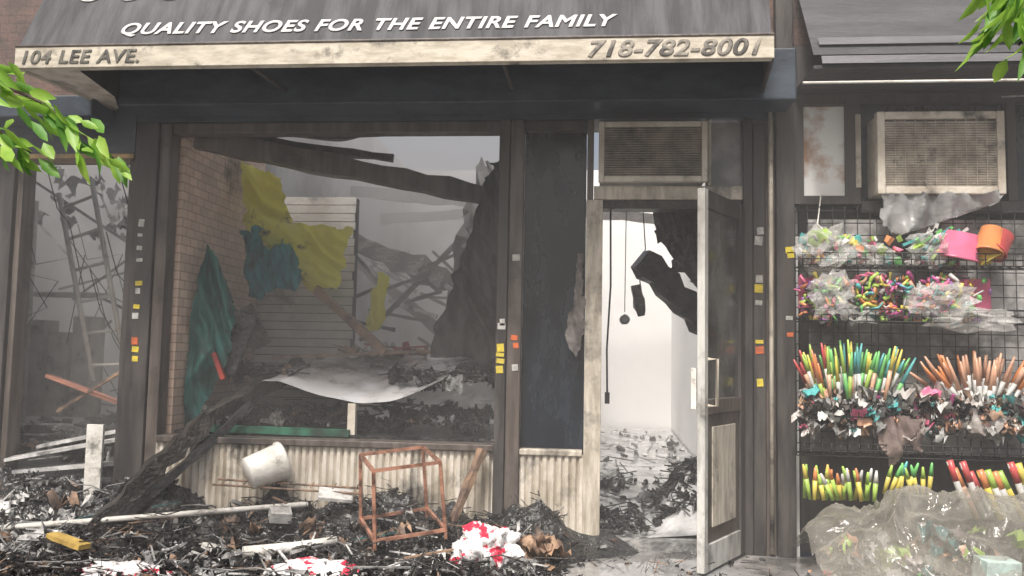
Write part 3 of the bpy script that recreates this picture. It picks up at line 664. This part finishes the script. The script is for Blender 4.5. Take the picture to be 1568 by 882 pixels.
for i in range(110):
    x=R5.uniform(1.18,2.4); b.obb((x,-.24+R5.uniform(-.06,.05),.9+R5.uniform(-.08,.08)),(.016,.01,R5.uniform(.03,.08)),(R5.uniform(-1,1),R5.uniform(-1.5,1.5),0),R5.choice([P['pink'],P['white'],P['teal'],P['peach'],P['magenta'],P['white'],ash,ash]))
b.done('wrapped_toys_row',rack)
cloth('dangling_wrapper',[(1.55,-.31,.85),(1.85,-.31,.85),(1.83,-.31,.62),(1.75,-.31,.7),(1.68,-.31,.56),(1.6,-.31,.7)],M('brown_wrapper',(.36,.28,.25),(.2,.15,.14),8,transl=.2),rack,.06,6,6,3)
cloth('dangling_wrapper',[(1.9,-.32,1.05),(2.1,-.32,.9),(2.3,-.32,.86),(2.2,-.32,.76),(2.0,-.32,.78),(1.93,-.32,.9)],milky,rack,.06,6,6,8)
b=MB()
for i in range(22):
    x=1.2+i*.017; wand((x,-.3+R5.uniform(-.04,.04),.38),(x+R5.uniform(-.07,.03),-.34,.56+R5.uniform(-.04,.02)),.014,R5.choice([P['yellow'],P['lime']]),R5.choice([P['lime'],P['yellow'],P['orange'],P['white']]),.6)
for i in range(9):
    x=1.62+i*.03; wand((x,-.3,.42),(x+R5.uniform(-.05,.06),-.33,.6+R5.uniform(-.03,.01)),.013,P['yellow'],R5.choice([P['lime'],P['green'],P['teal']]),.6)
for i in range(12):
    x=2.03+i*.04; xx=x-.1+R5.uniform(-.02,.02); zt=.6+R5.uniform(-.04,.03); b.tube([(x,-.4,.32),(xx,-.38,zt)],.018,R5.choice([P['orange'],P['white'],P['yellow'],P['green'],P['peach']]),10); b.tube([V((xx,-.38,zt)).lerp(V((x,-.4,.32)),.35),(xx,-.3805,zt+.004)],.0187,R5.choice([P['lime'],P['red'],P['orange'],P['yellow']]),10)
b.done('bubble_tubes_row',rack)
def hp(x,y):
    cx=(x-1.95)/.72; cy=(y+.55)/.42; r=cx*cx+cy*cy
    base=.42*math.exp(-r*1.1)+.12*math.exp(-((x-1.35)/.25)**2-((y+.5)/.3)**2)
    w=noise.noise(V((x*2,y*2,8)))*1.5
    n=(1-abs(noise.noise(V((x*2.4+w,y*3+w,3))))*2.2)*.12+(1-2*abs(noise.noise(V((x*6+w*2,y*5-w,5)))))*.065+(1-2*abs(noise.noise(V((x*15+w*3,y*13,5)))))*.024
    return max(.004,base+(n-.05)*min(1,base*4))
def clearsheet():
    m=M('crumpled_clear_sheeting',(.38,.365,.32),(.22,.21,.185),5,rough=.05,bump=.5,bscale=22)
    N=m.node_tree.nodes; L=m.node_tree.links; lw=N.new('ShaderNodeLayerWeight'); lw.inputs['Blend'].default_value=.35
    mr=N.new('ShaderNodeMapRange'); mr.inputs['To Min'].default_value=.3; mr.inputs['To Max'].default_value=.95; L.new(lw.outputs['Facing'],mr.inputs['Value']); L.new(mr.outputs['Result'],N['Principled BSDF'].inputs['Alpha']); return m
hb=heap(1.15,3.2,-1.1,-.1,hp,clearsheet(),240,120); hb.sm=[True]*len(hb.sm); hb.done('plastic_sheeting')
b=MB()
for i in range(130):
    x=R5.uniform(1.3,2.7);y=R5.uniform(-.9,-.2); b.crumple((x,y,max(.02,hp(x,y)*R5.uniform(.1,.6))),R5.uniform(.06,.16),R5.choice([P['white'],ash,ash,P['lime'],P['peach'],milky,milky,brownw,char,char,char,char,tealS]),R5)
b.done('goods_under_sheeting')
b=MB(); b.obb((1.93,-.93,.15),(.17,.12,.15),(.05,.03,.15),M('pale_teal_card',(.45,.58,.54),(.35,.4,.38),14,rough=.5)); b.done('small_carton',bevel=.004)
b=MB()
for i in range(10): b.blob((1.62+R5.uniform(-.07,.07),-1.0+R5.uniform(-.04,.04),.04),R5.uniform(.02,.035),R5.choice([P['yellow'],P['yellow'],P['blue'],P['red']]),(1.3,1,.7),.3,i)
b.done('yellow_toy')
b=MB()
for k in range(12):
    x=R5.uniform(1.1,2.0);y=R5.uniform(-1.2,-.8); pts=[(x+i*.09,y+.1*noise.noise(V((i*.7,k,0))),.015+.02*abs(noise.noise(V((i,k,2))))) for i in range(7)]
    b.tube(pts,.004,R5.choice([P['white'],P['peach'],P['orange'],P['green']]),5)
scatter(b,160,(1.05,2.4),(-1.3,-.4),lambda x,y:.01,(.02,.08),[P['white'],P['red'],P['yellow'],P['green'],P['peach'],char,char,char,ash,ash,palew],R5,.4)
b.done('ground_litter')
cloth('torn_plastic_sheet',[(1.66,-.22,2.13),(2.36,-.22,2.14),(2.3,-.22,2.08),(2.05,-.24,2.0),(1.75,-.22,1.88),(1.66,-.22,1.94)],M('grey_film',(.42,.42,.42),(.27,.27,.27),6,rough=.3,transl=.3),None,.05,4,6,14)
b=MB(); b.tube([(1.36,-.05,2.15),(1.3,-.2,1.95),(1.42,-.25,1.8),(1.38,-.25,1.68)],.004,bucketM); b.tube([(2.9,-.3,2.75),(2.5,-.3,2.68),(2.3,-.3,2.67)],.005,ash); b.done('loose_wires')

# ------------------------------------------------------------------ street trees
def leaf(b,p,d,L,w,mat,R):
    d=V(d).normalized(); s=d.cross(V((R.uniform(-.5,.5),R.uniform(-1,1),R.uniform(-.2,1)))).normalized(); n=d.cross(s)
    pts=[p,p+d*L*.3+s*w*.5+n*.1*L*.3,p+d*L*.65+s*w*.42,p+d*L-n*L*.12,p+d*L*.65-s*w*.42,p+d*L*.3-s*w*.5+n*.1*L*.3,p+d*L*.35-n*w*.15,p+d*L*.68-n*w*.15]
    b.add(pts,[(0,1,6),(1,2,7,6),(2,3,7),(0,6,5),(6,7,4,5),(7,3,4)],mat,True)
def tree(base,twigs,seed,ht=4.2):
    R=random.Random(seed); root=E('street_tree'); b=MB(); B=V(base)
    top=B+V((0,0,ht)); b.tube([B,B+V((.04,0,1)),B+V((-.02,.03,2)),B+V((.03,0,3)),top],.09,barkM,10,.04)
    lf=MB(); ends=[]
    for i in range(14):
        a=R.uniform(0,6.3); st=B+V((0,0,R.uniform(2.6,ht))); l=R.uniform(.7,1.2); en=st+V((math.cos(a)*l,math.sin(a)*l,R.uniform(.3,1.1)))
        b.tube([st,st.lerp(en,.5)+V((0,0,.1)),en],.025,barkM,6,.008); ends.append((st,en))
    for st,en in ends:
        for k in range(90):
            p=st.lerp(en,R.uniform(.35,1.05))+V((R.gauss(0,.2),R.gauss(0,.2),R.gauss(0,.16)))
            leaf(lf,p,(R.uniform(-1,1),R.uniform(-1,1),R.uniform(-1,.2)),R.uniform(.07,.12),.035,R.choice([leafM,leafD,leafD]),R)
    for tw in twigs:
        tw=[V(t) for t in tw]; b.tube([B+V((0,0,2.2))]+tw,.012,barkM,6,.003)
        for k in range(len(tw)-1):
            for q in range(30):
                p=tw[k].lerp(tw[k+1],R.random())+V((R.gauss(0,.02),R.gauss(0,.05),R.gauss(0,.025)))
                dd=(tw[k+1]-tw[k]).normalized(); leaf(lf,p,dd+V((R.uniform(-.6,.6),R.uniform(-.6,.6),R.uniform(-1.1,.3))),R.uniform(.06,.13),R.uniform(.024,.04),R.choice([leafM,leafM,leafM,leafD]),R)
    b.done('trunk_and_limbs',root); lf.done('leaves',root)
tree((-3.2,-2.9,0),[[(-2.4,-2.85,2.2),(-1.98,-2.8,2.02),(-1.75,-2.8,1.92),(-1.50,-2.8,1.74)],[(-2.4,-2.8,2.0),(-2.0,-2.8,1.9),(-1.78,-2.8,1.76)]],4)
tree((2.6,-2.9,0),[[(1.9,-2.85,2.5),(1.35,-2.8,2.34),(1.2,-2.8,2.24),(1.13,-2.8,2.12)],[(1.8,-2.8,2.5),(1.3,-2.8,2.22),(1.2,-2.8,2.06)],[(1.8,-2.8,2.6),(1.3,-2.8,2.36),(1.15,-2.8,2.26)]],8)

# ------------------------------------------------------------------ smoke
def vol(name,x0,x1,y0,y1,z0,z1,mat):
    b=MB(); b.box(x0,x1,y0,y1,z0,z1,mat); return b.done(name)
vol('smoke_haze',-6.95,-.27,.16,7.15,.052,3.85,volmat('dense_haze',.30))
vol('smoke_haze',-.268,1.11,.16,7.15,.052,3.85,volmat('thin_haze',.07))
vol('street_smoke_haze',-6.0,5.0,-1.3,.155,.0,3.9,volmat('street_haze',.07))

# ------------------------------------------------------------------ light, sky, camera
w=bpy.data.worlds.new('World'); scene.world=w; w.use_nodes=True
nt=w.node_tree; bg=nt.nodes['Background']; sky=nt.nodes.new('ShaderNodeTexSky'); sky.sky_type='NISHITA'; sky.sun_disc=False
el,az=math.radians(57),math.radians(195)
sky.sun_elevation=el; sky.sun_rotation=az; sky.dust_density=8; sky.air_density=1.0; sky.ozone_density=.5
nt.links.new(sky.outputs[0],bg.inputs['Color']); bg.inputs['Strength'].default_value=.15
sd=bpy.data.lights.new('sun','SUN'); sd.energy=5; sd.angle=math.radians(12); sd.color=(1,.96,.91)
so=bpy.data.objects.new('sun',sd); scene.collection.objects.link(so)
dirv=V((math.sin(az)*math.cos(el),math.cos(az)*math.cos(el),math.sin(el)))
so.rotation_euler=dirv.to_track_quat('Z','Y').to_euler()
cam=bpy.data.cameras.new('camera'); co=bpy.data.objects.new('camera',cam); scene.collection.objects.link(co)
Rc=Matrix.Rotation(math.radians(5.5),4,'Z')@Matrix.Rotation(math.radians(94.5),4,'X')@Matrix.Rotation(math.radians(1.1),4,'Z')
co.matrix_world=Matrix.Translation((0,-5.3,1.15))@Rc
cam.lens=30; cam.sensor_width=36; cam.clip_end=1000; cam.clip_start=.05
scene.camera=co
scene.view_settings.view_transform='Standard'; scene.view_settings.look='None'; scene.view_settings.exposure=0
